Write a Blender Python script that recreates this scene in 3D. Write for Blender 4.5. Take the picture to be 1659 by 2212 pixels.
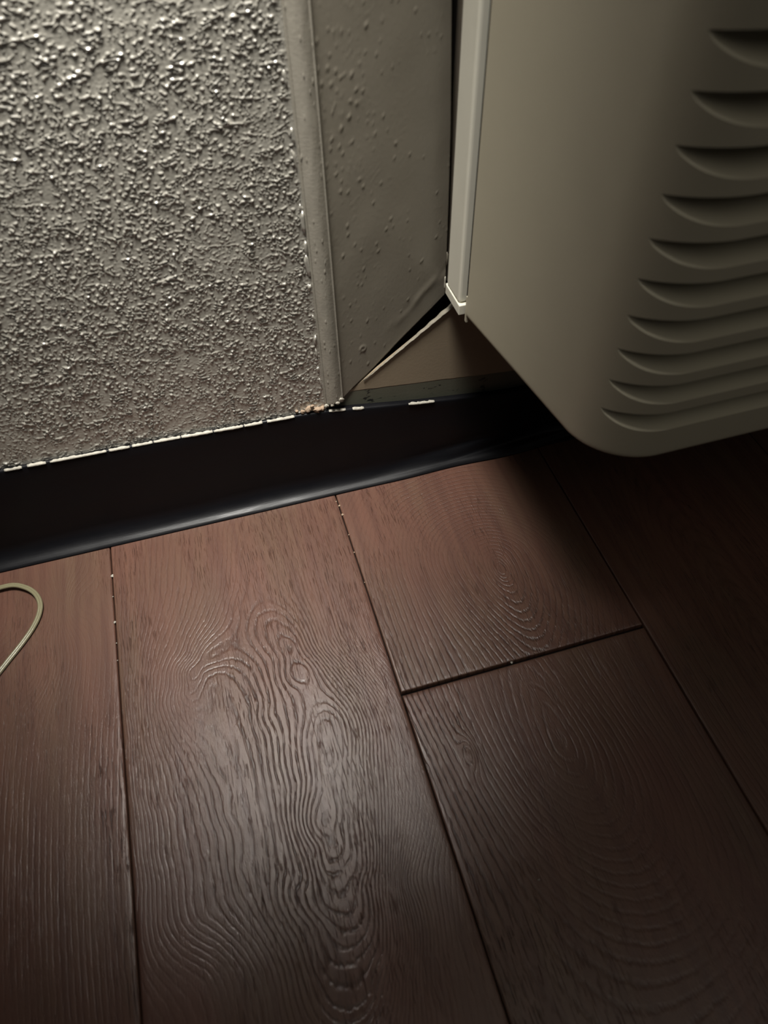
import bpy, bmesh, math, random
import numpy as np
from mathutils import Matrix, Vector

for o in list(bpy.data.objects):
    bpy.data.objects.remove(o)
SC = bpy.context.scene
COL = SC.collection
rnd = random.Random(7)

# ------------------------------------------------------------------ camera
# world: x along the wall, y into the wall (wall face y = 0), z up, metres
W_PX, H_PX, F_PX = 1659.0, 2212.0, 1573.6
cam_d = bpy.data.cameras.new('camera')
cam = bpy.data.objects.new('camera', cam_d)
COL.objects.link(cam)
RIGHT = Vector((0.95963, -0.28065, -0.01839))
DOWN = Vector((-0.22873, -0.74069, -0.63171))
FWD = Vector((0.16366, 0.61042, -0.77499))
cam.matrix_world = Matrix(((RIGHT.x, -DOWN.x, -FWD.x, 0.0),
                           (RIGHT.y, -DOWN.y, -FWD.y, -0.45485),
                           (RIGHT.z, -DOWN.z, -FWD.z, 0.51504),
                           (0, 0, 0, 1)))
cam_d.sensor_fit = 'HORIZONTAL'
cam_d.sensor_width = 36.0
cam_d.lens = 36.0 * F_PX / W_PX
cam_d.clip_start = 0.01
cam_d.dof.use_dof = True
cam_d.dof.focus_distance = 0.66
cam_d.dof.aperture_fstop = 9.0
SC.camera = cam

# ------------------------------------------------------------------ world and light
wd = bpy.data.worlds.new('world')
SC.world = wd
wd.use_nodes = True
wd.node_tree.nodes['Background'].inputs[0].default_value = (0.95, 0.97, 1.0, 1)
wd.node_tree.nodes['Background'].inputs[1].default_value = 0.02

def spot(name, loc, aim, energy, radius, color, size, blend):
    d = bpy.data.lights.new(name, 'SPOT')
    d.energy = energy
    d.shadow_soft_size = radius
    d.color = color
    d.spot_size = math.radians(size)
    d.spot_blend = blend
    o = bpy.data.objects.new(name, d)
    o.location = loc
    o.rotation_euler = (Vector(aim) - Vector(loc)).to_track_quat('-Z', 'Y').to_euler()
    COL.objects.link(o)
    return o
# the room's shaded wall lamp, above the frame and close to the wall, throwing a pool of light down the wall
spot('wall_lamp_light', (-0.02, -0.120, 0.96), (-0.03, 0.08, 0.0), 90.0, 0.12, (1.0, 0.97, 0.91), 46.0, 1.0)
# dim spill from the room's ceiling
ad = bpy.data.lights.new('ceiling_spill_light', 'AREA')
ad.shape = 'DISK'; ad.size = 2.0; ad.energy = 5.0; ad.color = (1.0, 0.95, 0.84)
ao = bpy.data.objects.new('ceiling_spill_light', ad); ao.location = (0.40, -1.20, 1.95); ao.rotation_euler = (Vector((0.1, -0.1, 0.1)) - ao.location).to_track_quat('-Z', 'Y').to_euler(); COL.objects.link(ao)

SC.view_settings.view_transform = 'Standard'
SC.view_settings.look = 'None'
SC.view_settings.exposure = 0.0
SC.view_settings.gamma = 1.0
SC.view_settings.use_curve_mapping = False

# ------------------------------------------------------------------ helpers
def tag(o, label=None, cat=None, group=None, kind=None):
    if label: o['label'] = label
    if cat: o['category'] = cat
    if group: o['group'] = group
    if kind: o['kind'] = kind
    return o

def link(name, me, mat=None, parent=None):
    o = bpy.data.objects.new(name, me)
    COL.objects.link(o)
    if mat: me.materials.append(mat)
    if parent: o.parent = parent
    return o

def np_mesh(name, V, F, smooth=True, attrs=None):
    """V (n,3) float, F (m,4) int quads"""
    me = bpy.data.meshes.new(name)
    V = np.asarray(V, dtype=np.float32)
    F = np.asarray(F, dtype=np.int32)
    me.vertices.add(len(V))
    me.vertices.foreach_set('co', V.ravel())
    me.loops.add(F.size)
    me.loops.foreach_set('vertex_index', F.ravel())
    me.polygons.add(len(F))
    me.polygons.foreach_set('loop_start', np.arange(0, F.size, F.shape[1], dtype=np.int32))
    me.update(calc_edges=True)
    me.validate()
    if smooth:
        me.polygons.foreach_set('use_smooth', np.ones(len(me.polygons), dtype=bool))
    if attrs:
        for k, a in attrs.items():
            at = me.attributes.new(k, 'FLOAT', 'POINT')
            at.data.foreach_set('value', np.asarray(a, dtype=np.float32).ravel())
    me.update()
    return me

def grid_faces(nr, nc, off=0, flip=False):
    r, c = np.meshgrid(np.arange(nr - 1), np.arange(nc - 1), indexing='ij')
    a = (r * nc + c).ravel() + off
    q = np.stack([a, a + 1, a + nc + 1, a + nc], 1)
    return q[:, ::-1] if flip else q

def bm_mesh(name, bm, smooth=False):
    bmesh.ops.recalc_face_normals(bm, faces=bm.faces)
    me = bpy.data.meshes.new(name)
    bm.to_mesh(me)
    bm.free()
    if smooth:
        for p in me.polygons: p.use_smooth = True
    return me

def sharp_by_angle(me, deg):
    try:
        me.set_sharp_from_angle(angle=math.radians(deg))
    except Exception:
        pass

def add_box(bm, x0, x1, y0, y1, z0, z1):
    v = [bm.verts.new(p) for p in ((x0, y0, z0), (x1, y0, z0), (x1, y1, z0), (x0, y1, z0),
                                   (x0, y0, z1), (x1, y0, z1), (x1, y1, z1), (x0, y1, z1))]
    for f in ((0, 3, 2, 1), (4, 5, 6, 7), (0, 1, 5, 4), (1, 2, 6, 5), (2, 3, 7, 6), (3, 0, 4, 7)):
        bm.faces.new([v[i] for i in f])

def add_tube(bm, pts, radii, n=10, caps=True):
    pts = [Vector(p) for p in pts]
    rings = []
    up = Vector((0.13, 0.21, 0.97)).normalized()
    for i, p in enumerate(pts):
        t = (pts[min(i + 1, len(pts) - 1)] - pts[max(i - 1, 0)]).normalized()
        u = t.cross(up)
        if u.length < 1e-4: u = t.cross(Vector((1, 0, 0)))
        u.normalize()
        w = u.cross(t)
        r = radii[i] if hasattr(radii, '__len__') else radii
        rings.append([bm.verts.new(p + (u * math.cos(k * 2 * math.pi / n) + w * math.sin(k * 2 * math.pi / n)) * r) for k in range(n)])
    for a, b in zip(rings, rings[1:]):
        for k in range(n):
            bm.faces.new((a[k], a[(k + 1) % n], b[(k + 1) % n], b[k]))
    if caps:
        bm.faces.new(rings[0][::-1]); bm.faces.new(rings[-1])

def catmull(pts, n=8):
    P = [np.array(p, float) for p in pts]
    P = [2 * P[0] - P[1]] + P + [2 * P[-1] - P[-2]]
    out = []
    for i in range(1, len(P) - 2):
        for k in range(n):
            t = k / n
            a, b, c, d = P[i - 1], P[i], P[i + 1], P[i + 2]
            out.append(0.5 * (2 * b + (c - a) * t + (2 * a - 5 * b + 4 * c - d) * t * t + (3 * b - a - 3 * c + d) * t ** 3))
    out.append(P[-2])
    return out

def gfield(nr, nc, step, wl_r, wl_c, seed, band=0.45):
    """random gaussian field, wavelength wl_r / wl_c metres, unit variance"""
    g = np.random.default_rng(seed)
    n = g.standard_normal((nr, nc))
    fr = np.fft.fftfreq(nr, step)[:, None] * wl_r
    fc = np.fft.fftfreq(nc, step)[None, :] * wl_c
    k = np.sqrt(fr * fr + fc * fc)
    flt = np.exp(-((k - 1) / band) ** 2) if band < 1 else np.exp(-(k ** 2))
    z = np.fft.ifft2(np.fft.fft2(n) * flt).real
    return (z - z.mean()) / z.std()

def sstep(a, b, x):
    t = np.clip((x - a) / (b - a), 0, 1)
    return t * t * (3 - 2 * t)

# ------------------------------------------------------------------ materials
class NT:
    def __init__(self, name):
        self.m = bpy.data.materials.new(name)
        self.m.use_nodes = True
        self.t = self.m.node_tree
        self.b = self.t.nodes['Principled BSDF']
    def n(self, typ, **kw):
        nd = self.t.nodes.new(typ)
        for k, v in kw.items():
            if k.startswith('i_'):
                nd.inputs[k[2:].replace('_', ' ')].default_value = v
            else:
                setattr(nd, k, v)
        return nd
    def l(self, a, b): self.t.links.new(a, b)
    def math(self, op, a, b=None, c=None, clamp=False):
        nd = self.n('ShaderNodeMath', operation=op)
        nd.use_clamp = clamp
        for i, v in enumerate((a, b, c)):
            if v is None: continue
            if isinstance(v, (int, float)): nd.inputs[i].default_value = v
            else: self.l(v, nd.inputs[i])
        return nd.outputs[0]
    def maprange(self, v, a, b, c, d, smooth=True):
        nd = self.n('ShaderNodeMapRange')
        nd.interpolation_type = 'SMOOTHSTEP' if smooth else 'LINEAR'
        self.l(v, nd.inputs[0])
        for i, x in zip((1, 2, 3, 4), (a, b, c, d)): nd.inputs[i].default_value = x
        return nd.outputs[0]
    def coords(self, scale=(1, 1, 1), loc=(0, 0, 0), src='Object'):
        tc = self.n('ShaderNodeTexCoord')
        mp = self.n('ShaderNodeMapping')
        self.l(tc.outputs[src], mp.inputs[0])
        mp.inputs['Scale'].default_value = scale
        mp.inputs['Location'].default_value = loc
        return mp.outputs[0]
    def noise(self, vec, scale=1.0, detail=2.0, rough=0.5, dist=0.0):
        nd = self.n('ShaderNodeTexNoise')
        nd.inputs['Scale'].default_value = scale
        nd.inputs['Detail'].default_value = detail
        nd.inputs['Roughness'].default_value = rough
        nd.inputs['Distortion'].default_value = dist
        self.l(vec, nd.inputs['Vector'])
        return nd.outputs[0]
    def mix(self, fac, a, b, blend='MIX'):
        nd = self.n('ShaderNodeMix', data_type='RGBA', blend_type=blend)
        for i, v in ((0, fac), (6, a), (7, b)):
            if isinstance(v, (int, float)): nd.inputs[i].default_value = v
            elif isinstance(v, tuple): nd.inputs[i].default_value = (*v, 1) if len(v) == 3 else v
            else: self.l(v, nd.inputs[i])
        return nd.outputs[2]
    def bump(self, h, dist, strength=1.0, prev=None):
        nd = self.n('ShaderNodeBump')
        nd.inputs['Strength'].default_value = strength
        nd.inputs['Distance'].default_value = dist
        self.l(h, nd.inputs['Height'])
        if prev: self.l(prev, nd.inputs['Normal'])
        return nd.outputs[0]

def plain(name, col, rough, spec=0.5, noise_amt=0.0, nscale=60, bump=0.0, bscale=800):
    t = NT(name)
    t.b.inputs['Roughness'].default_value = rough
    t.b.inputs['Specular IOR Level'].default_value = spec
    if noise_amt:
        nz = t.noise(t.coords(), nscale, 4, 0.6)
        dark = tuple(c * (1 - noise_amt) for c in col)
        light = tuple(min(1, c * (1 + noise_amt)) for c in col)
        t.l(t.mix(nz, dark, light), t.b.inputs['Base Color'])
    else:
        t.b.inputs['Base Color'].default_value = (*col, 1)
    if bump:
        nz = t.noise(t.coords(), bscale, 3, 0.6)
        t.l(t.bump(nz, bump), t.b.inputs['Normal'])
    return t.m

def mat_paint():
    t = NT('semigloss_beige_paint')
    nz = t.noise(t.coords(), 14, 4, 0.6)
    t.l(t.mix(nz, (0.275, 0.260, 0.221), (0.325, 0.309, 0.266)), t.b.inputs['Base Color'])
    t.b.inputs['Roughness'].default_value = 0.36
    t.b.inputs['Specular IOR Level'].default_value = 1.0
    t.b.inputs['Coat Weight'].default_value = 1.0
    t.b.inputs['Coat Roughness'].default_value = 0.28
    t.b.inputs['Coat IOR'].default_value = 2.3
    fine = t.noise(t.coords(), 900, 3, 0.6)
    t.l(t.bump(fine, 0.00012, 0.5), t.b.inputs['Normal'])
    return t.m

def mat_paint_smooth():
    t = NT('smooth_paint_shaded')
    nz = t.noise(t.coords(), 20, 4, 0.6)
    t.l(t.mix(nz, (0.150, 0.134, 0.105), (0.175, 0.157, 0.124)), t.b.inputs['Base Color'])  # darker than the bead's paint: the strip's shade is put into the colour
    t.b.inputs['Roughness'].default_value = 0.30
    fine = t.noise(t.coords((1, 1, 0.6)), 500, 3, 0.6)
    t.l(t.bump(fine, 0.00012, 0.6), t.b.inputs['Normal'])
    return t.m

def mat_lower_wall():
    # brown-beige paint, the old strip of bare glue-stained wall below it
    t = NT('lower_wall_paint_and_old_glue')
    sep = t.n('ShaderNodeSeparateXYZ')
    t.l(t.coords(), sep.inputs[0])
    x, z = sep.outputs[0], sep.outputs[2]
    line = t.math('SUBTRACT', 0.1140, t.math('MULTIPLY', x, 0.1019))       # top of the strip the old base covered
    wob = t.math('MULTIPLY', t.math('SUBTRACT', t.noise(t.coords(), 60, 3), 0.5), 0.002)
    d = t.math('SUBTRACT', t.math('ADD', z, wob), line)
    above = t.maprange(d, -0.0003, 0.0006, 0, 1)
    glue = t.noise(t.coords((1, 1, 1.6)), 75, 4, 0.65)
    gl = t.maprange(glue, 0.60, 0.66, 0, 1)
    bare = t.mix(gl, (0.085, 0.085, 0.062), (0.012, 0.012, 0.011))
    nz = t.noise(t.coords(), 20, 4, 0.6)
    paint = t.mix(nz, (0.215, 0.17, 0.115), (0.25, 0.20, 0.138))
    t.l(t.mix(above, bare, paint), t.b.inputs['Base Color'])
    t.b.inputs['Roughness'].default_value = 0.5
    h = t.math('ADD', above, t.math('MULTIPLY', t.noise(t.coords(), 400, 3), 0.2))
    t.l(t.bump(h, 0.0004, 0.8), t.b.inputs['Normal'])
    return t.m

def mat_rubber():
    t = NT('black_vinyl')
    t.b.inputs['Base Color'].default_value = (0.004, 0.004, 0.005, 1)
    t.b.inputs['Specular IOR Level'].default_value = 0.20
    r = t.maprange(t.noise(t.coords((6, 30, 30)), 4, 4, 0.6), 0.3, 0.7, 0.32, 0.44)
    t.l(r, t.b.inputs['Roughness'])
    fine = t.noise(t.coords((40, 300, 300)), 3, 3, 0.6)
    t.l(t.bump(fine, 0.00012, 0.5), t.b.inputs['Normal'])
    return t.m

def mat_plank(seed):
    t = NT('embossed_brown_wood_plank')
    ga = t.n('ShaderNodeAttribute', attribute_name='grain').outputs['Fac']
    amp = t.n('ShaderNodeAttribute', attribute_name='grain_depth').outputs['Fac']
    o = (seed * 3.1, seed * 1.7, 0)
    wob = t.noise(t.coords((220, 45, 1), o), 1, 3, 0.6)
    fine = t.noise(t.coords((900, 160, 1), o), 1, 2, 0.6)
    ph = t.math('ADD', ga, t.math('MULTIPLY', t.math('SUBTRACT', wob, 0.5), 0.55))
    ph = t.math('ADD', ph, t.math('MULTIPLY', t.math('SUBTRACT', fine, 0.5), 0.30))
    tri = t.math('MULTIPLY', t.math('PINGPONG', ph, 0.5), 2.0)             # 0 on a line
    groove = t.maprange(tri, 0.04, 0.50, 1, 0)
    patch = t.maprange(t.noise(t.coords((28, 9, 1), o), 1, 3, 0.6), 0.30, 0.62, 0.25, 1.0)
    dash = t.maprange(t.noise(t.coords((500, 90, 1), o), 1, 2, 0.5), 0.34, 0.55, 0.35, 1.0)
    groove = t.math('MULTIPLY', t.math('MULTIPLY', groove, t.math('MULTIPLY', patch, dash)), amp)
    pores = t.maprange(t.noise(t.coords((1050, 55, 1), o), 1, 2, 0.55), 0.57, 0.68, 0, 1)
    pamp = t.n('ShaderNodeAttribute', attribute_name='pore_depth').outputs['Fac']
    porep = t.maprange(t.noise(t.coords((22, 7, 1), (o[0] + 5, o[1], 0)), 1, 2, 0.6), 0.42, 0.6, 0.1, 1.0)
    pores = t.math('MULTIPLY', pores, t.math('MULTIPLY', porep, pamp))
    rel = t.math('ADD', groove, t.math('MULTIPLY', pores, 0.62))
    height = t.math('SUBTRACT', 1.0, rel)
    micro = t.noise(t.coords((1600, 300, 1), o), 1, 2, 0.6)
    height = t.math('ADD', height, t.math('MULTIPLY', micro, 0.22))
    big = t.noise(t.coords((16, 5, 1), o), 1, 4, 0.6)
    streak = t.noise(t.coords((140, 7, 1), o), 1, 3, 0.6)
    base = t.mix(t.maprange(big, 0.3, 0.7, 0, 1), (0.104, 0.049, 0.034), (0.092, 0.053, 0.035))
    base = t.mix(t.maprange(streak, 0.35, 0.7, 0, 0.55), base, (0.064, 0.029, 0.022))
    col = t.mix(t.math('MULTIPLY', rel, 0.80, clamp=True), base, (0.030, 0.015, 0.011))
    t.l(col, t.b.inputs['Base Color'])
    t.l(t.maprange(micro, 0.2, 0.8, 0.28, 0.40), t.b.inputs['Roughness'])
    t.b.inputs['Specular IOR Level'].default_value = 0.5
    t.l(t.bump(height, 0.0006, 0.75), t.b.inputs['Normal'])
    return t.m

M_PAINT = mat_paint()
M_SMOOTH = mat_paint_smooth()
M_BEAD = plain('bead_paint_lit', (0.25, 0.23, 0.19), 0.30, 0.5, 0.08, 30, 0.00012, 500)  # lighter copy of the strip's paint, the bead's brighter light in its colour
M_LOWER = mat_lower_wall()
M_RUBBER = mat_rubber()
M_SUB = plain('dark_underlay', (0.012, 0.010, 0.009), 0.9, 0.2, 0.4, 200)
M_COVER = plain('beige_moulded_plastic', (0.42, 0.38, 0.285), 0.45, 0.4, 0.04, 30, 0.00006, 1800)
M_SLEEVE = plain('off_white_enamelled_metal', (0.72, 0.69, 0.58), 0.35, 0.5, 0.05, 40)
M_DARK = plain('gap_shade_black', (0.015, 0.013, 0.011), 0.9, 0.1, 0.3, 90)  # shade inside the crack and cover gap, put into a near-black colour
M_CASE = plain('case_gap_shade_brown', (0.15, 0.125, 0.095), 0.6, 0.3, 0.2, 60)  # shade of the gap beside the sleeve, put into this brown
M_CHIP = plain('off_white_dry_paint', (0.34, 0.32, 0.27), 0.55, 0.4, 0.5, 300, 0.0003, 900)
M_PLASTER = plain('crumbly_tan_plaster', (0.30, 0.22, 0.155), 0.85, 0.2, 0.35, 350, 0.0006, 900)
M_CORD = plain('pale_clear_vinyl_cord', (0.165, 0.15, 0.09), 0.28, 0.6, 0.1, 150)
M_PAPER = plain('torn_board_paper', (0.20, 0.18, 0.14), 0.6, 0.3, 0.15, 200, 0.0003, 600)

# ------------------------------------------------------------------ floor and planks
bm = bmesh.new()
add_box(bm, -0.75, 1.45, -1.25, 0.012, -0.03, -0.0065)
FLOOR = link('floor', bm_mesh('floor', bm), M_SUB)
tag(FLOOR, 'dark reddish brown wood plank floor with embossed grain', kind='structure')

def grain_generic(x, y, xc, yc, s_up, s_dn, freq, knots=()):
    dy = y - yc
    s = np.where(dy > 0, s_up, s_dn)
    f = np.sqrt((x - xc) ** 2 + (s * dy) ** 2 + 1e-7)
    g = f * freq
    for (kx, ky, a, sx, sy) in knots:
        g = g + a * np.exp(-(((x - kx) / sx) ** 2 + ((y - ky) / sy) ** 2))
    return g

def make_plank(x0, x1, y0, y1, gfun, seed, tilt=0.0, zoff=0.0, pores=None):
    g = 0.0011
    x0 += g * 0.5; x1 -= g * 0.5; y0 += g; y1 -= g
    xs = np.concatenate([[x0, x0, x0 + .0002, x0 + .0006, x0 + .0012], np.linspace(x0 + .004, x1 - .004, 74),
                         [x1 - .0012, x1 - .0006, x1 - .0002, x1, x1]])
    ny = max(8, int((y1 - y0) / 0.003))
    ys = np.concatenate([[y0, y0, y0 + .0002, y0 + .0006, y0 + .0012], np.linspace(y0 + .004, y1 - .004, ny),
                         [y1 - .0012, y1 - .0006, y1 - .0002, y1, y1]])
    drop = np.array([0.006, .0008, .00045, .00018, .00004])
    dx = np.zeros(len(xs)); dx[:5] = drop; dx[-5:] = drop[::-1]
    dyy = np.zeros(len(ys)); dyy[:5] = drop; dyy[-5:] = drop[::-1]
    Y, X = np.meshgrid(ys, xs, indexing='ij')
    Z = -np.maximum(dx[None, :], dyy[:, None])
    Z = Z + tilt * (X - (x0 + x1) / 2) + zoff
    V = np.stack([X, Y, Z], -1).reshape(-1, 3)
    gr = gfun(X, Y)
    dep = gr[1] if isinstance(gr, tuple) else np.ones_like(X)
    gr = gr[0] if isinstance(gr, tuple) else gr
    me = np_mesh('plank', V, grid_faces(len(ys), len(xs)), attrs={'grain': gr, 'grain_depth': dep, 'pore_depth': pores(X, Y) if pores else np.ones_like(X)})
    return link('plank', me, mat_plank(seed), FLOOR)

SEAM = [-0.5480, -0.3412, -0.1343, 0.0712, 0.2754, 0.4820, 0.6885, 0.8950, 1.1015, 1.308]
JOINT = -0.2232

# ring numbers at points of the centre plank: a tall cathedral figure and a knot by the left seam
RINGS = np.array([(-0.089, -0.182, 12), (-0.0681, -0.1777, 12), (-0.0617, -0.1828, 12), (-0.0515, -0.2037, 12), (-0.0473, -0.2264, 12), (-0.0455, -0.2475, 12), (-0.0462, -0.2807, 12), (-0.048, -0.3166, 12), (-0.0844, -0.1751, 10), (-0.0705, -0.1632, 10), (-0.0533, -0.1618, 10), (-0.0391, -0.1772, 10), (-0.0347, -0.2015, 10), (-0.0348, -0.2233, 10), (-0.0354, -0.2577, 10), (-0.0363, -0.2962, 10), (-0.039, -0.3251, 10), (-0.078, -0.1605, 8), (-0.0654, -0.1467, 8), (-0.0491, -0.1413, 8), (-0.0418, -0.1423, 8), (-0.0309, -0.1635, 8), (-0.0271, -0.1808, 8), (-0.0283, -0.2107, 8), (-0.0278, -0.2531, 8), (-0.0303, -0.298, 8), (-0.0329, -0.3326, 8), (-0.0346, -0.01, 14), (-0.0433, -0.0536, 14), (-0.0514, -0.0912, 14), (-0.0646, -0.1176, 14), (-0.0807, -0.1434, 14), (-0.0916, -0.167, 14), (-0.0954, -0.1797, 14), (-0.0932, -0.1919, 14), (-0.0803, -0.2125, 14), (-0.0706, -0.2403, 14), (-0.0659, -0.2748, 14), (-0.0655, -0.3114, 14), (-0.0504, -0.008, 17), (-0.0602, -0.0587, 17), (-0.0694, -0.0952, 17), (-0.0844, -0.1271, 17), (-0.098, -0.1528, 17), (-0.1037, -0.1752, 17), (-0.1014, -0.1951, 17), (-0.0916, -0.2235, 17), (-0.0833, -0.25, 17), (-0.0783, -0.2837, 17), (-0.0779, -0.3135, 17), (-0.0672, -0.0084, 20), (-0.0774, -0.0636, 20), (-0.0871, -0.0992, 20), (-0.1013, -0.1307, 20), (-0.1087, -0.1537, 20), (-0.1114, -0.1768, 20), (-0.11, -0.1999, 20), (-0.1039, -0.2303, 20), (-0.0988, -0.2586, 20), (-0.0965, -0.2934, 20), (-0.0965, -0.3303, 20), (-0.092, -0.0064, 24), (-0.0985, -0.0571, 24), (-0.1059, -0.0981, 24), (-0.1151, -0.1351, 24), (-0.1199, -0.1703, 24), (-0.1204, -0.2041, 24), (-0.1183, -0.2462, 24), (-0.1157, -0.2877, 24), (-0.1139, -0.3305, 24), (-0.1205, -0.0031, 30), (-0.1245, -0.0784, 30), (-0.1293, -0.1433, 30), (-0.1312, -0.2009, 30), (-0.1314, -0.2521, 30), (-0.1301, -0.298, 30), (-0.1299, -0.3515, 30), (-0.0247, -0.0593, 9), (-0.0342, -0.106, 8.3), (-0.0377, -0.128, 8), (-0.0147, -0.0951, 7.2), (-0.0134, -0.1309, 5), (-0.0231, -0.1094, 7.4), (-0.0027, -0.1156, 7.2), (-0.0022, -0.1608, 3), (0.0024, -0.1832, 2.2), (0.0068, -0.2276, 1), (0.0075, -0.2567, -0.4), (0.0003, -0.2784, 0.6), (-0.0065, -0.2988, -0.1), (-0.0055, -0.3145, 1), (-0.0061, -0.3232, 2), (-0.0075, -0.3316, 3), (-0.0084, -0.3426, 4), (-0.0093, -0.3547, 5), (-0.0107, -0.3637, 6), (-0.012, -0.3737, 7), (-0.0133, -0.3822, 8), (-0.0146, -0.3929, 9), (-0.0162, -0.4044, 10), (0.0148, -0.2589, 1.5), (0.0227, -0.2613, 4), (0.0354, -0.2651, 9), (0.0513, -0.2699, 15), (0.0671, -0.2746, 21), (0.0102, -0.1645, 6), (0.0242, -0.1688, 11), (0.0383, -0.1731, 16), (0.0524, -0.1773, 21), (0.0664, -0.1816, 26), (0.0206, -0.0986, 12), (0.0395, -0.1043, 18), (0.0584, -0.1101, 24), (-0.0099, -0.0205, 9.5), (0.0224, -0.0305, 14), (0.0466, -0.0379, 20), (0.0372, -0.3477, 22), (0.0573, -0.3536, 29), (-0.026, -0.3289, 7.6), (0.0326, -0.3994, 24), (0.0539, -0.4057, 31), (-0.0531, -0.3742, 16), (-0.0692, -0.3694, 20), (-0.0935, -0.3623, 25), (-0.0039, -0.2738, 1.5), (-0.0133, -0.271, 4.2), (-0.0195, -0.2691, 6), (0.0002, -0.2256, 3), (-0.0051, -0.201, 4.5), (-0.0126, -0.1662, 5.2), (-0.0011, -0.2542, 1.6), (0.0085, -0.2841, 1.6), (0.0018, -0.3044, 1.5), (-0.0162, -0.2991, 2.6), (0.0143, -0.3409, 8), (0.0257, -0.3443, 13), (0.0139, -0.3939, 14), (-0.0397, -0.3781, 12), (-0.0179, -0.3467, 5), (0.0022, -0.3513, 5), (-0.0188, -0.3311, 5), (0.0114, -0.3343, 5.2), (-0.023, -0.3743, 8), (-0.001, -0.3795, 8), (-0.0261, -0.3565, 8), (0.012, -0.3651, 8.5), (-0.0269, -0.3965, 10), (-0.0026, -0.4012, 10.2), (-0.0346, -0.3746, 10.5), (0.0126, -0.3835, 11), (-0.0129, -0.3256, 3), (0.0014, -0.3284, 3), (-0.0135, -0.3121, 3.2), (0.0085, -0.3156, 3.2)])
def tps_fit(P, v, lam=2e-6):
    d2 = ((P[:, None, :] - P[None, :, :]) ** 2).sum(-1)
    K = np.where(d2 > 0, 0.5 * d2 * np.log(d2 + 1e-12), 0) + lam * np.eye(len(P))
    A_ = np.zeros((len(P) + 3, len(P) + 3))
    A_[:-3, :-3] = K; A_[:-3, -3] = 1; A_[:-3, -2:] = P; A_[-3, :-3] = 1; A_[-2:, :-3] = P.T
    return np.linalg.solve(A_, np.concatenate([v, np.zeros(3)]))
def tps_eval(P, w, x, y):
    out = w[-3] + w[-2] * x + w[-1] * y
    for (px, py), wi in zip(P, w[:-3]):
        d2 = (x - px) ** 2 + (y - py) ** 2
        out = out + wi * 0.5 * d2 * np.log(d2 + 1e-12)
    return out
RSC = np.array([10.0, 10.0])
RING_W = tps_fit(RINGS[:, :2] * RSC, RINGS[:, 2], 2e-4)
def g_centre(x, y):
    yy = np.maximum(y, -0.46)
    f = tps_eval(RINGS[:, :2] * RSC, RING_W, x * 10, yy * 10)
    dep = 0.30 + 0.75 * np.exp(-(((x + 0.02) / 0.058) ** 2)) * sstep(-0.08, -0.20, y)
    dep = dep * (0.40 + 0.60 * sstep(0.070, 0.040, x)) * (0.35 + 0.65 * sstep(-0.44, -0.33, y + 0.6 * np.minimum(0, x + 0.02) ))
    return f, dep

def g_short(x, y):
    f = grain_generic(x, y, 0.187, -0.128, 0.85, 0.20, 230, ((0.187, -0.140, -3.0, 0.008, 0.012),))
    f = f + 2.5 * np.sin(y * 28 + x * 12) * sstep(0.10, 0.15, x)
    return f, (0.35 + 0.5 * sstep(-0.12, -0.20, y)) * (0.35 + 0.65 * sstep(0.26, 0.2, x))

def g_long(x, y):
    f = grain_generic(x, y, 0.172, -0.292, 0.16, 0.50, 190, ((0.105, -0.281, 3.0, 0.005, 0.012),))
    f = f + 1.5 * np.sin(y * 22 + x * 30)
    return f, 0.30 + 0.75 * sstep(0.13, 0.095, x) * sstep(-0.42, -0.34, y)

def g_left(x, y):
    f = 260 * (x + 0.40) + 2.0 * np.sin(y * 11 + x * 9)
    for kx, ky, a_ in ((-0.1775, -0.067, 7.0), (-0.213, -0.122, -8.0)):
        f = f + a_ * np.tanh((x - kx) / 0.010) * np.exp(-(((x - kx) / 0.030) ** 2 + ((y - ky) / 0.026) ** 2))
    return f, 0.14 + 0.08 * sstep(-0.16, -0.24, y)

def g_any(xc, yc):
    return lambda x, y: (grain_generic(x, y, xc, yc, 0.2, 0.3, 260), 0.3 * np.ones_like(x))

make_plank(SEAM[0], SEAM[1], -1.15, 0.006, g_any(-0.44, -0.4), 1)
make_plank(SEAM[1], SEAM[2], -1.15, 0.006, g_left, 2, pores=lambda x, y: 0.7 + 1.1 * sstep(-0.180, -0.155, x) * sstep(-0.13, -0.20, y))
make_plank(SEAM[2], SEAM[3], -1.15, 0.006, g_centre, 3, zoff=0.0002)
make_plank(SEAM[3], SEAM[4], JOINT, 0.006, g_short, 4)
make_plank(SEAM[3], SEAM[4], -1.15, JOINT - 0.0008, g_long, 5, zoff=-0.0003, pores=lambda x, y: 0.6 + 1.1 * sstep(0.125, 0.10, x))
make_plank(SEAM[4], SEAM[5], -1.15, 0.006, g_any(0.36, -0.30), 6, zoff=0.0003)
make_plank(SEAM[5], SEAM[6], -0.52, 0.006, g_any(0.60, -0.2), 7)
make_plank(SEAM[5], SEAM[6], -1.15, -0.521, g_any(0.58, -0.8), 8)
for i in range(6, 9):
    make_plank(SEAM[i], SEAM[i + 1], -1.15, 0.006, g_any((SEAM[i] + SEAM[i + 1]) / 2, -0.2 * i % 0.9 - 0.8), 9 + i)

# ------------------------------------------------------------------ walls
X_BEAD0, X_BEAD1 = 0.0728, 0.0898
X_SLEEVE = 0.1765
Z_TOP = 1.75

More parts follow.
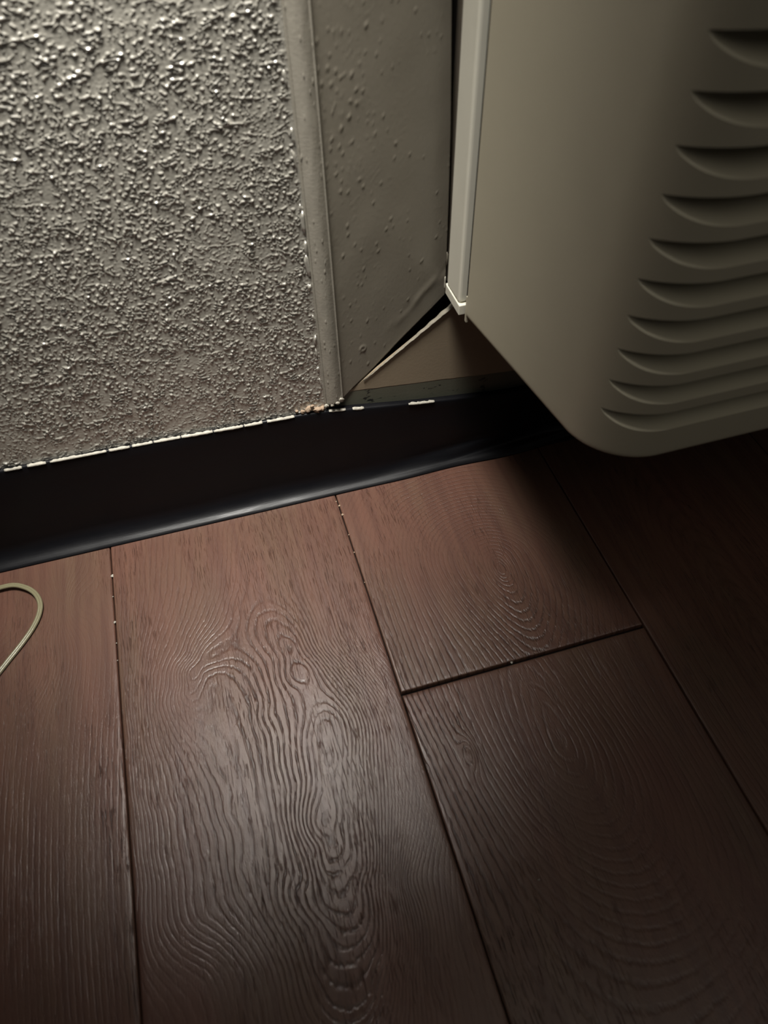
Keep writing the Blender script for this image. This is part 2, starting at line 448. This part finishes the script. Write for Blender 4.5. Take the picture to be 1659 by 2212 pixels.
# textured wall: hand-applied spatter relief as real geometry where the photo shows it
st = 0.0005
x0, x1, z0, z1 = -0.235, X_BEAD0 + 0.001, 0.085, 0.435
xs = np.arange(x0, x1 + st, st); zs = np.arange(z0, z1 + st, st)
nr, nc = len(zs), len(xs)
def spatter(nr, nc, step, seed):
    n1 = gfield(nr, nc, step, 0.0066, 0.0150, seed, 0.35)
    n2 = gfield(nr, nc, step, 0.0045, 0.0090, seed + 1, 0.35)
    n3 = gfield(nr, nc, step, 0.0032, 0.0052, seed + 2)
    keep = gfield(nr, nc, step, 0.012, 0.020, seed + 3)
    keep2 = gfield(nr, nc, step, 0.011, 0.015, seed + 4)
    calm = gfield(nr, nc, step, 0.05, 0.06, seed + 5, band=2)
    ridge = np.exp(-(n1 / 0.13) ** 2) * sstep(-0.3, 0.5, keep)
    ridge2 = np.exp(-(n2 / 0.18) ** 2) * sstep(-0.1, 0.6, keep2)
    blob = sstep(1.05, 2.0, n3)
    h = 0.00100 * ridge + 0.00080 * ridge2 * (1 - 0.6 * ridge) + 0.00078 * blob
    h = h * (0.55 + 0.45 * sstep(-1.5, -0.3, calm))
    h = h + 0.00007 * gfield(nr, nc, step, 0.022, 0.03, seed + 6) + 0.00003 * gfield(nr, nc, step, 0.0030, 0.0030, seed + 7)
    return h
H = spatter(nr, nc, st, 11)
fade = sstep(0, 0.004, X_BEAD0 - xs)[None, :] * 0.75 + 0.25
X, Z = np.meshgrid(xs, zs)
Y = -H * fade
V = np.stack([X, Y, Z], -1).reshape(-1, 3)
Fc = [grid_faces(nr, nc)]
Vs = [V]; off = len(V)
def quad_slab(x0, x1, z0, z1, y=0.0):
    global off
    Vs.append(np.array([[x0, y, z0], [x1, y, z0], [x1, y, z1], [x0, y, z1]])); Fc.append(np.array([[off, off + 1, off + 2, off + 3]])); off += 4
# the same spatter carries on outside the frame (the field repeats), at a coarser step
TW, TH = nc * st, nr * st
H2 = H[::2, ::2]
nz2, nx2 = H2.shape
def spatter_tile(ox, oz, clip_r=None):
    global off
    gx = x0 + ox * TW + np.arange(nx2 + 1) * 2 * st
    gz = z0 + oz * TH + np.arange(nz2 + 1) * 2 * st
    gx[-1] = x0 + (ox + 1) * TW; gz[-1] = z0 + (oz + 1) * TH
    if clip_r is not None: gx = np.minimum(gx, clip_r)
    hh = np.pad(H2, ((0, 1), (0, 1)), mode='wrap')
    XX, ZZ = np.meshgrid(gx, gz)
    Vs.append(np.stack([XX, -hh, ZZ], -1).reshape(-1, 3)); Fc.append(grid_faces(len(gz), len(gx), off)); off += XX.size
spatter_tile(-1, 0); spatter_tile(0, 1, x1); spatter_tile(-1, 1)
xt, zt = x0 - TW, z0 + 2 * TH
quad_slab(-0.90, xt, 0.0, Z_TOP); quad_slab(xt, x1, 0.0, z0); quad_slab(xt, x1, zt, Z_TOP)
# back and sides give the wall its thickness
Vs.append(np.array([[-0.9, .10, 0], [x1, .10, 0], [x1, .10, Z_TOP], [-0.9, .10, Z_TOP]])); Fc.append(np.array([[off + 3, off + 2, off + 1, off]])); off += 4
Vs.append(np.array([[-0.9, 0, Z_TOP], [x1, 0, Z_TOP], [x1, .10, Z_TOP], [-0.9, .10, Z_TOP]])); Fc.append(np.array([[off, off + 1, off + 2, off + 3]])); off += 4
Vs.append(np.array([[x1, 0, 0], [x1, .1, 0], [x1, .1, Z_TOP], [x1, 0, Z_TOP]])); Fc.append(np.array([[off, off + 1, off + 2, off + 3]])); off += 4
WL = link('wall_left', np_mesh('wall_left', np.concatenate(Vs), np.concatenate(Fc)), M_PAINT)
tag(WL, 'grey-beige wall with a rough spattered plaster texture', kind='structure')

# smooth wall between the bead and the unit, its lower edge running up along the crack
def crack_hi(x): return 0.1036 + (x - 0.0930) * 0.822
X_PANEL = 0.1805                 # the smooth strip leans back a little towards the unit
def lean(x): return 0.0006 + 0.0118 * np.clip((x - X_BEAD1) / (X_PANEL - X_BEAD1), 0, 1)
st = 0.0008
xs = np.arange(X_BEAD1 - 0.002, X_PANEL, st)
nr2 = 440
nc = len(xs)
tt = np.linspace(0, 1, nr2)
g = np.random.default_rng(5)
jag = np.cumsum(g.standard_normal(nc)); jag = jag - np.linspace(jag[0], jag[-1], nc); jag = 0.0004 * jag / (abs(jag).max() + 1e-6)
zlo = np.maximum(crack_hi(xs), 0.1000) + jag
Z = zlo[None, :] + (0.62 - zlo[None, :]) * tt[:, None] ** 1.0
X = np.repeat(xs[None, :], nr2, 0)
edge = np.interp(Z, [0.0, 0.205, 0.25, 0.30, 0.38, 0.62], [0.1806, 0.1804, 0.1796, 0.1784, 0.1745, 0.1690])
X = xs[0] + (X - xs[0]) * (edge - xs[0]) / (xs[-1] - xs[0])
n3 = gfield(nr2, nc, st, 0.0042, 0.0050, 31)
n1 = gfield(nr2, nc, st, 0.008, 0.012, 32)
dens = np.clip(1.25 - (X - X_BEAD1) / 0.060, 0, 1) * np.clip(0.15 + (Z - 0.12) / 0.22, 0.12, 1)
h = 0.00040 * sstep(2.05, 3.0, n3 + 1.0 * dens - 0.3) + 0.00014 * np.exp(-(n1 / 0.2) ** 2) * dens * sstep(0, 1, gfield(nr2, nc, st, 0.012, 0.016, 33))
h += 0.00006 * gfield(nr2, nc, st, 0.04, 0.04, 34)
# wrinkles and a small ring dent near the crack
dcr = (Z - crack_hi(X)) / 1.386
h += 0.0006 * np.exp(-((dcr - 0.016) / 0.0035) ** 2) * sstep(0.125, 0.15, X) * (0.5 + 0.5 * gfield(nr2, nc, st, 0.02, 0.02, 35))
rr = np.sqrt((X - 0.1092) ** 2 + (Z - 0.1458) ** 2)
h += 0.0006 * np.exp(-((rr - 0.0022) / 0.0007) ** 2)
Yp = lean(X) - h
V = np.stack([X, Yp, Z], -1)
up = V[-1].copy(); up[:, 2] = Z_TOP
V = np.concatenate([V, up[None]], 0)
lo_back = V[0].copy(); lo_back[:, 1] = 0.022
V = np.concatenate([lo_back[None], V], 0)
rt_back = V[:, -1].copy(); rt_back[:, 1] = 0.022
V = np.concatenate([V, rt_back[:, None]], 1)
Vs = [V.reshape(-1, 3)]; Fc = [grid_faces(V.shape[0], V.shape[1])]; off = V.shape[0] * V.shape[1]
quad_slab(0.160, 1.40, 0.578, Z_TOP, 0.0119)
quad_slab(X_BEAD1 - 0.002, 0.170, 0.62, Z_TOP, 0.0119)
quad_slab(1.262, 1.40, 0.0, 0.62, 0.0006)
Vs.append(np.array([[X_BEAD1 - .002, .012, Z_TOP], [1.4, .012, Z_TOP], [1.4, .10, Z_TOP], [X_BEAD1 - .002, .10, Z_TOP]])); Fc.append(np.array([[off, off + 1, off + 2, off + 3]])); off += 4
WR = link('wall_right', np_mesh('wall_right', np.concatenate(Vs), np.concatenate(Fc)), M_SMOOTH)
tag(WR, 'smooth beige painted wall strip beside the air conditioner, cracked below', kind='structure')

# lower wall under the crack
def crack_lo(x): return 0.1030 + (x - 0.0930) * 0.735
prof = [(X_BEAD0 - 0.004, 0.0), (X_BEAD0 - 0.004, 0.099), (0.0930, 0.1026), (0.110, crack_lo(0.110)), (0.130, crack_lo(0.130)), (0.150, crack_lo(0.150)), (0.170, crack_lo(0.170)),
        (0.1845, crack_lo(0.1845)), (0.200, 0.172), (1.262, 0.172), (1.262, 0.0)]
bm = bmesh.new()
yf, yb = 0.0026, 0.0048
fr = [bm.verts.new((x, yf, z)) for x, z in prof]
bk = [bm.verts.new((x, yb, z)) for x, z in prof]
bm.faces.new(fr); bm.faces.new(bk[::-1])
for i in range(len(prof)):
    j = (i + 1) % len(prof)
    bm.faces.new((fr[i], bk[i], bk[j], fr[j]))
WB = link('wall_lower', bm_mesh('wall_lower', bm), M_LOWER)
tag(WB, 'brownish lower wall under the crack with stained strip of old glue', kind='structure')
# torn, curled paper edge of the lower board
xsl = np.linspace(0.1085, 0.1870, 60)
rows = []
for i, x in enumerate(xsl):
    u = i / 59
    w = 0.0002 + 0.0036 * u * (0.85 + 0.15 * math.sin(i * 0.9))
    zc = crack_lo(x)
    jg = 0.0003 * math.sin(i * 1.9) + 0.0003 * math.sin(i * 0.7)
    row = []
    for k in range(9):
        a = k / 8
        # from the front face, curling out and back up into the crack
        row.append((x - a * w * 0.35, yf - 0.0004 - 0.0013 * math.sin(a * math.pi * 0.9) * (0.5 + u * 0.8) + 0.006 * u * max(0, a - 0.55), zc - 0.0006 + jg * (1 - a) + w * 0.80 * a))
    rows.append(row)
me = np_mesh('torn_edge', np.array(rows).reshape(-1, 3), grid_faces(60, 9, flip=True))
o = link('torn_edge', me, M_PAPER, WB)
md = o.modifiers.new('t', 'SOLIDIFY'); md.thickness = 0.0005
tag(o, 'pale torn paper edge curling along the crack')
# near-black sheet painted as the darkness behind the crack
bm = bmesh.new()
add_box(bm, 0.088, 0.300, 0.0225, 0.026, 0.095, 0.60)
tag(link('crack_shade_sheet', bm_mesh('crack_shade_sheet', bm), M_DARK, WR), 'near-black sheet standing for the dark behind the crack')

# ------------------------------------------------------------------ rounded corner bead
bw = X_BEAD1 - X_BEAD0
pr = []
for k in range(49):
    a = k / 48
    xx = X_BEAD0 + bw * a
    yy = -0.0050 * math.cos((2 * a - 1) * math.pi / 2) ** 0.9
    pr.append([xx, yy])
pr = np.array(pr)
pr[:, 1] -= 0.0014 * np.exp(-((pr[:, 0] - X_BEAD0 - 0.0010) / 0.0006) ** 2) + 0.0014 * np.exp(-((pr[:, 0] - X_BEAD1 + 0.0012) / 0.0006) ** 2)
pr[0, 1] = 0.002; pr[-1, 1] = 0.002
nzb = 420
zz = np.linspace(0, 1, nzb)
g = np.random.default_rng(3)
n_low = gfield(nzb, 49, 0.0015, 0.03, 0.02, 41)
n_sp = gfield(nzb, 49, 0.0012, 0.005, 0.010, 42)
V = np.zeros((nzb, 49, 3))
for k in range(49):
    a = k / 48
    zlow = 0.0985 + 0.0055 * a + 0.0007 * math.sin(k * 0.85)
    V[:, k, 0] = pr[k, 0]
    V[:, k, 1] = pr[k, 1] - 0.00004 * n_low[:, k] - 0.0005 * sstep(2.1, 2.8, n_sp[:, k])
    V[:, k, 2] = zlow + (0.62 - zlow) * zz
V[-1, :, 2] = Z_TOP
# close the bottom end
b = V[0].copy(); b[:, 1] = 0.004
V = np.concatenate([b[None], V], 0)
BEAD = link('trim_1', np_mesh('corner_bead', V.reshape(-1, 3), grid_faces(nzb + 1, 49)), M_BEAD)
tag(BEAD, 'painted vertical half-round bead between rough and smooth wall', kind='structure')

def blob(name, mat, parent, loc, size, seed, rot=0.0, sub=2, rough=0.08):
    r = random.Random(seed)
    bm = bmesh.new()
    bmesh.ops.create_icosphere(bm, subdivisions=sub, radius=1.0)
    ph = [r.uniform(0, 6.28) for _ in range(6)]
    for v in bm.verts:
        k = 1 + 0.22 * math.sin(3.1 * v.co.x + ph[0]) + 0.20 * math.sin(3.7 * v.co.y + ph[1]) + 0.22 * math.sin(4.3 * v.co.z + ph[2]) + r.uniform(-rough, rough)
        v.co = Vector((v.co.x * size[0] * k, v.co.y * size[1] * k, v.co.z * size[2] * k))
    bmesh.ops.rotate(bm, verts=bm.verts, cent=(0, 0, 0), matrix=Matrix.Rotation(rot, 3, 'Y'))
    o = link(name, bm_mesh(name, bm, True), mat, parent)
    o.location = loc
    return o
# paint runs along the bead's left edge
for i, (z, l, w) in enumerate([(0.318, 0.006, 0.0010), (0.304, 0.010, 0.0009), (0.272, 0.005, 0.0009), (0.262, 0.011, 0.0015), (0.243, 0.008, 0.0014), (0.229, 0.012, 0.0016),
                               (0.212, 0.006, 0.0013), (0.186, 0.004, 0.0009), (0.166, 0.006, 0.0015), (0.153, 0.005, 0.0010), (0.350, 0.006, 0.0009), (0.137, 0.004, 0.0009), (0.124, 0.006, 0.0007)]):
    blob('paint_run', M_PAINT, BEAD, (X_BEAD0 - 0.0012 - 0.0012 * rnd.random(), -0.0006, z), (w * 0.9, 0.0007, l * 0.6), 100 + i, rnd.uniform(-.15, .15), 2)
# thin hairline gap on the left of the bead's foot
for i, (x, y, z, s) in enumerate([(0.0745, -0.003, 0.0990, 0.0020), (0.0835, -0.004, 0.1010, 0.0030), (0.0872, -0.0035, 0.1030, 0.0025), (0.079, -0.0045, 0.0995, 0.0016)]):
    blob('chipped_end', M_CHIP if i in (0,) else M_BEAD, BEAD, (x, y, z), (s, s * 0.5, s * 0.6), 130 + i, 0.4, 2, 0.3)

# ------------------------------------------------------------------ black cove base
bx = np.linspace(-0.90, 1.26, 420)
top = np.interp(bx, [-0.9, -0.186, -0.13, -0.06, 0.0, 0.048, 0.075, 0.1546, 0.2387, 0.45, 1.26], [0.106, 0.1030, 0.1015, 0.0995, 0.0968, 0.0952, 0.0935, 0.0805, 0.0700, 0.066, 0.066])
prof = []           # (out, height fraction / absolute)
R0 = 0.0120
rows = []
for i, x in enumerate(bx):
    h = top[i]
    loose = sstep(0.06, 0.26, np.array(x)).item()
    wav = 0.0008 * math.sin(x * 95) * loose + 0.0005 * math.sin(x * 41 + 1)
    row = []
    y_back = 0.0024 if x > X_BEAD0 - 0.003 else -0.0003
    row.append((x, y_back, h - 0.0004))
    row.append((x, -0.0020 + wav * 0.4, h))
    row.append((x, -0.0032 + wav * 0.5, h - 0.0007))
    row.append((x, -0.0036 + wav * 0.6, h - 0.0020))
    for zf in (0.85, 0.65, 0.45, 0.34):
        row.append((x, -0.0036 + wav + loose * 0.0010 * math.sin(zf * 11 + x * 30), zf * (h - 0.022) + 0.022 if zf > 0.5 else zf * h))
    for k in range(0, 9):
        a = k / 8 * math.radians(76)
        yy = -0.0036 - R0 * (1 - math.cos(a)) * 1.15 + wav * (1 - k / 8)
        z2 = 0.0165 * (1 - math.sin(a)) + 0.0022
        row.append((x, yy - loose * 0.0012 * math.sin(k * 0.9 + x * 55), z2 + loose * 0.0012 * math.sin(k * 1.3 + x * 22)))
    ly = row[-1][1]
    row.append((x, ly - 0.0022, 0.0013)); row.append((x, ly - 0.0027, 0.0004)); row.append((x, ly - 0.0022, 0.0002))
    row.append((x, y_back, 0.0002))
    rows.append(row)
A = np.array(rows)
BASE = link('baseboard_back', np_mesh('cove_base', A.reshape(-1, 3), grid_faces(A.shape[0], A.shape[1], flip=True)), M_RUBBER)
tag(BASE, 'glossy black vinyl cove base running along the wall', kind='structure')

# broken line of off-white paint along the top edge of the base
def smear(xa, xb, w0, w1, seed, zo=0.0, out=0.0):
    r = random.Random(seed)
    n = max(6, int((xb - xa) / 0.0015))
    rows = []
    for i in range(n + 1):
        u = i / n
        x = xa + (xb - xa) * u
        h = float(np.interp(x, bx, top)) + zo
        e = min(1, min(u, 1 - u) * 6)
        w = (w0 + (w1 - w0) * r.random()) * (0.15 + 0.85 * e) * 0.5
        q = r.random()
        rows.append([(x, -0.0014 - 0.0014 * q, h + 0.0003), (x, -0.0028, h + 0.0002), (x, -0.0034 - out, h - 0.0004), (x, -0.0038 - out, h - 0.0007 - w)])
    me = np_mesh('paint_smear', np.array(rows).reshape(-1, 3), grid_faces(n + 1, 4, flip=True))
    o = link('paint_smear', me, M_CHIP, BASE)
    md = o.modifiers.new('t', 'SOLIDIFY'); md.thickness = 0.0003
    return o
for i, (a, b_, w0, w1) in enumerate([(-0.30, -0.197, .0004, .001), (-0.183, -0.170, .0010, .0018), (-0.166, -0.152, .0008, .0016), (-0.149, -0.106, .0006, .0012), (-0.104, -0.088, .0008, .0016), (-0.086, -0.070, .0004, .0007),
                                     (-0.069, -0.048, .0006, .0012), (-0.047, -0.022, .0010, .0020), (-0.021, 0.003, .0008, .0020), (0.004, 0.019, .0006, .0016), (0.023, 0.046, .0005, .0014), (0.0755, 0.090, .0006, .0016),
                                     (0.096, 0.106, .0010, .0022), (0.146, 0.170, .0007, .0016)]):
    smear(a, b_, w0, w1, 300 + i)

# ------------------------------------------------------------------ air conditioner
AC = bpy.data.objects.new('air_conditioner', None)
COL.objects.link(AC)
AC.location = (0.70, 0.0, 0.187)
tag(AC, 'beige wall air conditioner with curved louvred cover jutting over the floor', 'air conditioner')
AC_INV = Matrix.Translation(-Vector(AC.location))
def acpart(name, me, mat):
    me.transform(AC_INV)
    return link(name, me, mat, AC)

ZB, ZT = 0.1865, 0.592
XC = 0.7155                      # middle of the unit
# sleeve: a metal box set in the wall
bm = bmesh.new()
add_box(bm, X_SLEEVE, 2 * XC - X_SLEEVE, -0.0268, -0.0004, 0.1935, 0.585)
me = bm_mesh('sleeve', bm)
sl = acpart('sleeve', me, M_SLEEVE)
md = sl.modifiers.new('b', 'BEVEL'); md.width = 0.0022; md.segments = 3
bm = bmesh.new()
add_box(bm, X_SLEEVE - 0.0004, 2 * XC - X_SLEEVE + 0.0004, -0.0295, 0.0015, 0.1850, 0.1932)
fl = acpart('bottom_flange', bm_mesh('bottom_flange', bm), M_SLEEVE)
md = fl.modifiers.new('b', 'BEVEL'); md.width = 0.0005; md.segments = 2

bm = bmesh.new()
add_box(bm, 0.1825, 2 * XC - 0.1825, -0.0008, 0.30, 0.1860, 0.580)
acpart('inner_case', bm_mesh('inner_case', bm), M_CASE)  # unit's run into the wall, coloured like the shaded gap

# cover profile in plan: draughted side, big rounded corner, flat front
Y_FRONT, Y_APEX = -0.2030, -0.1832
PA = np.array([0.1800, -0.0345]); PB = np.array([0.1985, -0.165])
d1 = (PB - PA) / np.linalg.norm(PB - PA)
RF = 0.045
nrm = np.array([-d1[1], d1[0]])            # points into the unit (+x)
cyc = Y_FRONT + RF
# centre lies at distance RF from the side line
s = (cyc - (PA + nrm * RF)[1]) / d1[1]
Cc = PA + nrm * RF + d1 * s
Pt = Cc - nrm * RF                          # tangent point on the side
a0 = math.atan2(Pt[1] - Cc[1], Pt[0] - Cc[0]); a0 = a0 if a0 > 0 else a0 + 2 * math.pi
a1 = 1.5 * math.pi
side = [PA + (Pt - PA) * u for u in np.linspace(0, 1, 12)[:-1]]
arc = [Cc + RF * np.array([math.cos(a), math.sin(a)]) for a in np.linspace(a0, a1, 121)]
front = [np.array([x, Y_FRONT]) for x in np.linspace(arc[-1][0], XC, 40)[1:]]
half = side + arc + front
# the column where the grooves start
tip = next(i for i, p in enumerate(half) if p[1] <= Y_APEX and i > 12)
Y_APEX = float(half[tip][1])
full = half + [np.array([2 * XC - p[0], p[1]]) for p in half[::-1][1:]]
NCOL = len(full); tip2 = NCOL - 1 - tip
full = np.array(full)
PITCH, A0 = 0.02154, 0.2199
NG = 15
apex = [A0 + PITCH * k for k in range(NG)]
DT, DB = 0.0036, 0.0108                      # groove rises / drops this far at the front face
def groove_bottom_rows(yp, za, n=9):
    """points down the scooped lower face from the apex to the outer surface yp"""
    span = Y_APEX - Y_FRONT
    u_end = min(1.0, max(0.0, (Y_APEX - yp) / span))
    out = []
    for k in range(n + 1):
        u = u_end * k / n
        zz_ = za - 0.0012 * min(1, u * 8) - (DB - 0.0012) * (1 - (1 - u) ** 1.6) ** 1.0
        out.append((Y_APEX - u * span, zz_))
    return out
def groove_top(yp, za):
    span = Y_APEX - Y_FRONT
    u = min(1.0, max(0.0, (Y_APEX - yp) / span))
    return za + DT * u
# slats: from the scoop above groove k up to the underside below groove k+1
def slat_mesh(k):
    cols = []
    for i in range(tip, tip2 + 1):
        x, yp = full[i]
        pts = []
        z_lo = groove_top(yp, apex[k])
        pts.append((Y_APEX + 0.0, apex[k]))
        pts.append(((Y_APEX + yp) / 2, (apex[k] + z_lo) / 2))
        pts.append((yp, z_lo))
        if k + 1 < NG:
            gb = groove_bottom_rows(yp, apex[k + 1])
        else:
            gb = [(yp, apex[k] + PITCH)]
        z_hi = gb[-1][1]
        for u in (0.06, 0.25, 0.5, 0.75, 0.94):
            pts.append((yp, z_lo + (z_hi - z_lo) * u))
        pts += gb[::-1]
        cols.append([(x, y, z) for y, z in pts])
    C3 = np.array(cols)
    me = np_mesh('louver_slat', C3.reshape(-1, 3), grid_faces(C3.shape[0], C3.shape[1]))
    sharp_by_angle(me, 38)
    return me
for k in range(NG):
    acpart('louver_slat', slat_mesh(k), M_COVER)
# cover body: left and right ends, bottom rim, top
def body():
    Vs, Fs, off = [], [], 0
    def grid(cols, flip=False):
        nonlocal off
        A_ = np.array(cols)
        Vs.append(A_.reshape(-1, 3)); Fs.append(grid_faces(A_.shape[0], A_.shape[1], off, flip)); off += A_.shape[0] * A_.shape[1]
    ztop_slats = apex[-1] + PITCH
    # ends: bottom edge, then straight up
    zs_ = [ZB] + [ZB + 0.0006, ZB + 0.0014, ZB + 0.003] + list(np.linspace(ZB + 0.006, A0, 6)) + apex[1:] + [ztop_slats] + [ZT - 0.02, ZT]
    inset = [0.0012, 0.0004, 0.0001] + [0] * (len(zs_) - 3)
    def pt(i, z, ins):
        x, y = full[i]
        # rounded lower lip: pull in towards the unit
        j0, j1 = max(i - 1, 0), min(i + 1, NCOL - 1)
        t = full[j1] - full[j0]; t = t / np.linalg.norm(t)
        n_ = np.array([-t[1], t[0]])
        return (x + n_[0] * ins, y + n_[1] * ins, z)
    for rng in (range(0, tip + 1), range(tip2, NCOL)):
        grid([[pt(i, z, s_) for z, s_ in zip(zs_, inset)] for i in rng])
    # bottom rim under the lowest groove and its scoop
    rim = []
    for i in range(tip, tip2 + 1):
        x, yp = full[i]
        gb = groove_bottom_rows(yp, apex[0])
        zr = [ZB, ZB + 0.0006, ZB + 0.0014, ZB + 0.003] + list(np.linspace(ZB + 0.006, gb[-1][1], 6))
        row = [pt(i, z, s_) for z, s_ in zip(zr, inset)]
        row += [(x, y, z) for y, z in gb[::-1]]
        rim.append(row)
    grid(rim)
    # upper front above the slats
    grid([[(*full[i], z) for z in (ztop_slats, ZT - 0.02, ZT)] for i in range(tip, tip2 + 1)])
    # top and bottom plates
    grid([[(*full[i], ZT), (full[i][0], -0.0345, ZT)] for i in range(NCOL)])
    grid([[pt(i, ZB, 0.0012), (full[i][0], -0.0345, ZB + 0.001)] for i in range(NCOL)], True)
    # inner back wall seals the box
    me = np_mesh('cover', np.concatenate(Vs), np.concatenate(Fs))
    b_ = bmesh.new(); b_.from_mesh(me)
    bmesh.ops.remove_doubles(b_, verts=b_.verts, dist=1e-6)
    b_.to_mesh(me); b_.free()
    for p in me.polygons: p.use_smooth = True
    sharp_by_angle(me, 38)
    return me
acpart('cover', body(), M_COVER)
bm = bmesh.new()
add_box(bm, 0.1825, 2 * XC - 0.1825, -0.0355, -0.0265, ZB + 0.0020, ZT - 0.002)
acpart('back_plate', bm_mesh('back_plate', bm), M_DARK)  # closes the cover's back; the gap's shade is painted in its near-black
bm = bmesh.new()
add_box(bm, 0.1802, 0.1818, -0.0345, -0.0318, ZB - 0.0052, ZB + 0.016)
acpart('mounting_lip', bm_mesh('mounting_lip', bm), M_COVER)

# old caulk sticking to the sleeve's lower left corner
blob('caulk_scrap', M_CHIP, WR, (0.1752, 0.0000, 0.1945), (0.0007, 0.0008, 0.0048), 210)
for i, (z, s) in enumerate([(0.216, 0.006)]):
    blob('caulk_scrap', M_SMOOTH, WR, (0.1756, -0.0010, z), (0.0006, 0.0005, s), 211 + i)

# ------------------------------------------------------------------ cord on the floor
loop = [(-0.330, -0.120, 0.0019), (-0.290, -0.165, 0.0019), (-0.245, -0.140, 0.0019), (-0.215, -0.106, 0.0020), (-0.1985, -0.0835, 0.0024), (-0.1925, -0.0665, 0.0030),
        (-0.1950, -0.0530, 0.0040), (-0.2040, -0.0425, 0.0048), (-0.2180, -0.0365, 0.0050), (-0.2400, -0.0400, 0.0040), (-0.268, -0.060, 0.0026), (-0.285, -0.095, 0.0019), (-0.300, -0.140, 0.0030), (-0.332, -0.190, 0.0019), (-0.40, -0.25, 0.0019)]
pts = catmull(loop, 10)
CORD = bpy.data.objects.new('cord', None); COL.objects.link(CORD); CORD.location = (-0.25, -0.09, 0)
tag(CORD, 'thin pale vinyl cord lying in a loop on the floor by the black base', 'cord')
for s_ in (-1, 1):
    off_pts = []
    for i, p in enumerate(pts):
        a, b_ = pts[max(i - 1, 0)], pts[min(i + 1, len(pts) - 1)]
        t = np.array(b_) - np.array(a); t = t / (np.linalg.norm(t) + 1e-9)
        off_pts.append(np.array(p) + np.array([-t[1], t[0], 0]) * 0.00085 * s_ - np.array(CORD.location))
    bm = bmesh.new()
    add_tube(bm, off_pts, 0.00135, 10)
    link('strand', bm_mesh('strand', bm, True), M_CORD, CORD)

# ------------------------------------------------------------------ crumbs and flecks
NTH = ('first', 'second', 'third', 'fourth', 'fifth', 'sixth')
def crumb(name, mat, loc, s, seed, label, cat, group=None, flat=0.7):
    o = blob(name, mat, None, loc, (s, s * 0.7, s * flat), seed, rnd.uniform(-0.6, 0.6), 2, 0.30)
    tag(o, label, cat, group)
    return o
for i, (x, y, z, s) in enumerate(sorted([(0.0590, -0.0020, 0.0985, 0.0032), (0.0655, -0.0022, 0.0968, 0.0036), (0.0700, -0.0018, 0.0960, 0.0026), (0.0540, -0.0018, 0.0972, 0.0020), (0.0618, -0.0026, 0.1015, 0.0018), (0.0490, -0.0016, 0.0985, 0.0016)])):
    crumb('plaster_crumb', M_PLASTER, (x, y, z), s, 400 + i, 'tan plaster crumb above the black base at the bead foot, %s from the left' % NTH[i], 'crumb', 'plaster crumbs at the foot of the bead')
for i, (x, y, s) in enumerate(sorted([(-0.1343, -0.0480, 0.0013), (-0.1343, -0.0960, 0.0013), (-0.1345, -0.0700, 0.0006), (-0.1342, -0.1160, 0.0006), (-0.1344, -0.1320, 0.0005)], key=lambda q: -q[1])):
    crumb('paint_fleck', M_CHIP, (x, y, -0.0001), s, 420 + i, 'tiny white fleck in the left floor seam near the cord, %s below the base' % NTH[i], 'fleck', 'white flecks in the left floor seam')
for i, (x, y, s) in enumerate(sorted([(0.0715, -0.0300, 0.0010), (0.0720, -0.0410, 0.0012), (0.0700, -0.0240, 0.0008), (0.0715, -0.0650, 0.0007), (0.0712, -0.0850, 0.0008), (0.0716, -0.1180, 0.0006)], key=lambda q: -q[1])):
    crumb('grit_speck', M_PLASTER, (x, y, -0.0001), s, 430 + i, 'tan grit speck in the middle floor seam, %s below the black base' % NTH[i], 'grit', 'grit in the middle floor seam')
crumb('paint_fleck', M_CHIP, (0.1610, JOINT - 0.0005, 0.0000), 0.0011, 450, 'small white fleck lying in the dark cross joint between two planks', 'fleck')
crumb('paint_fleck', M_CHIP, (0.1180, -0.3720, 0.0006), 0.0008, 451, 'lone pale fleck on the dim lower right plank', 'fleck')
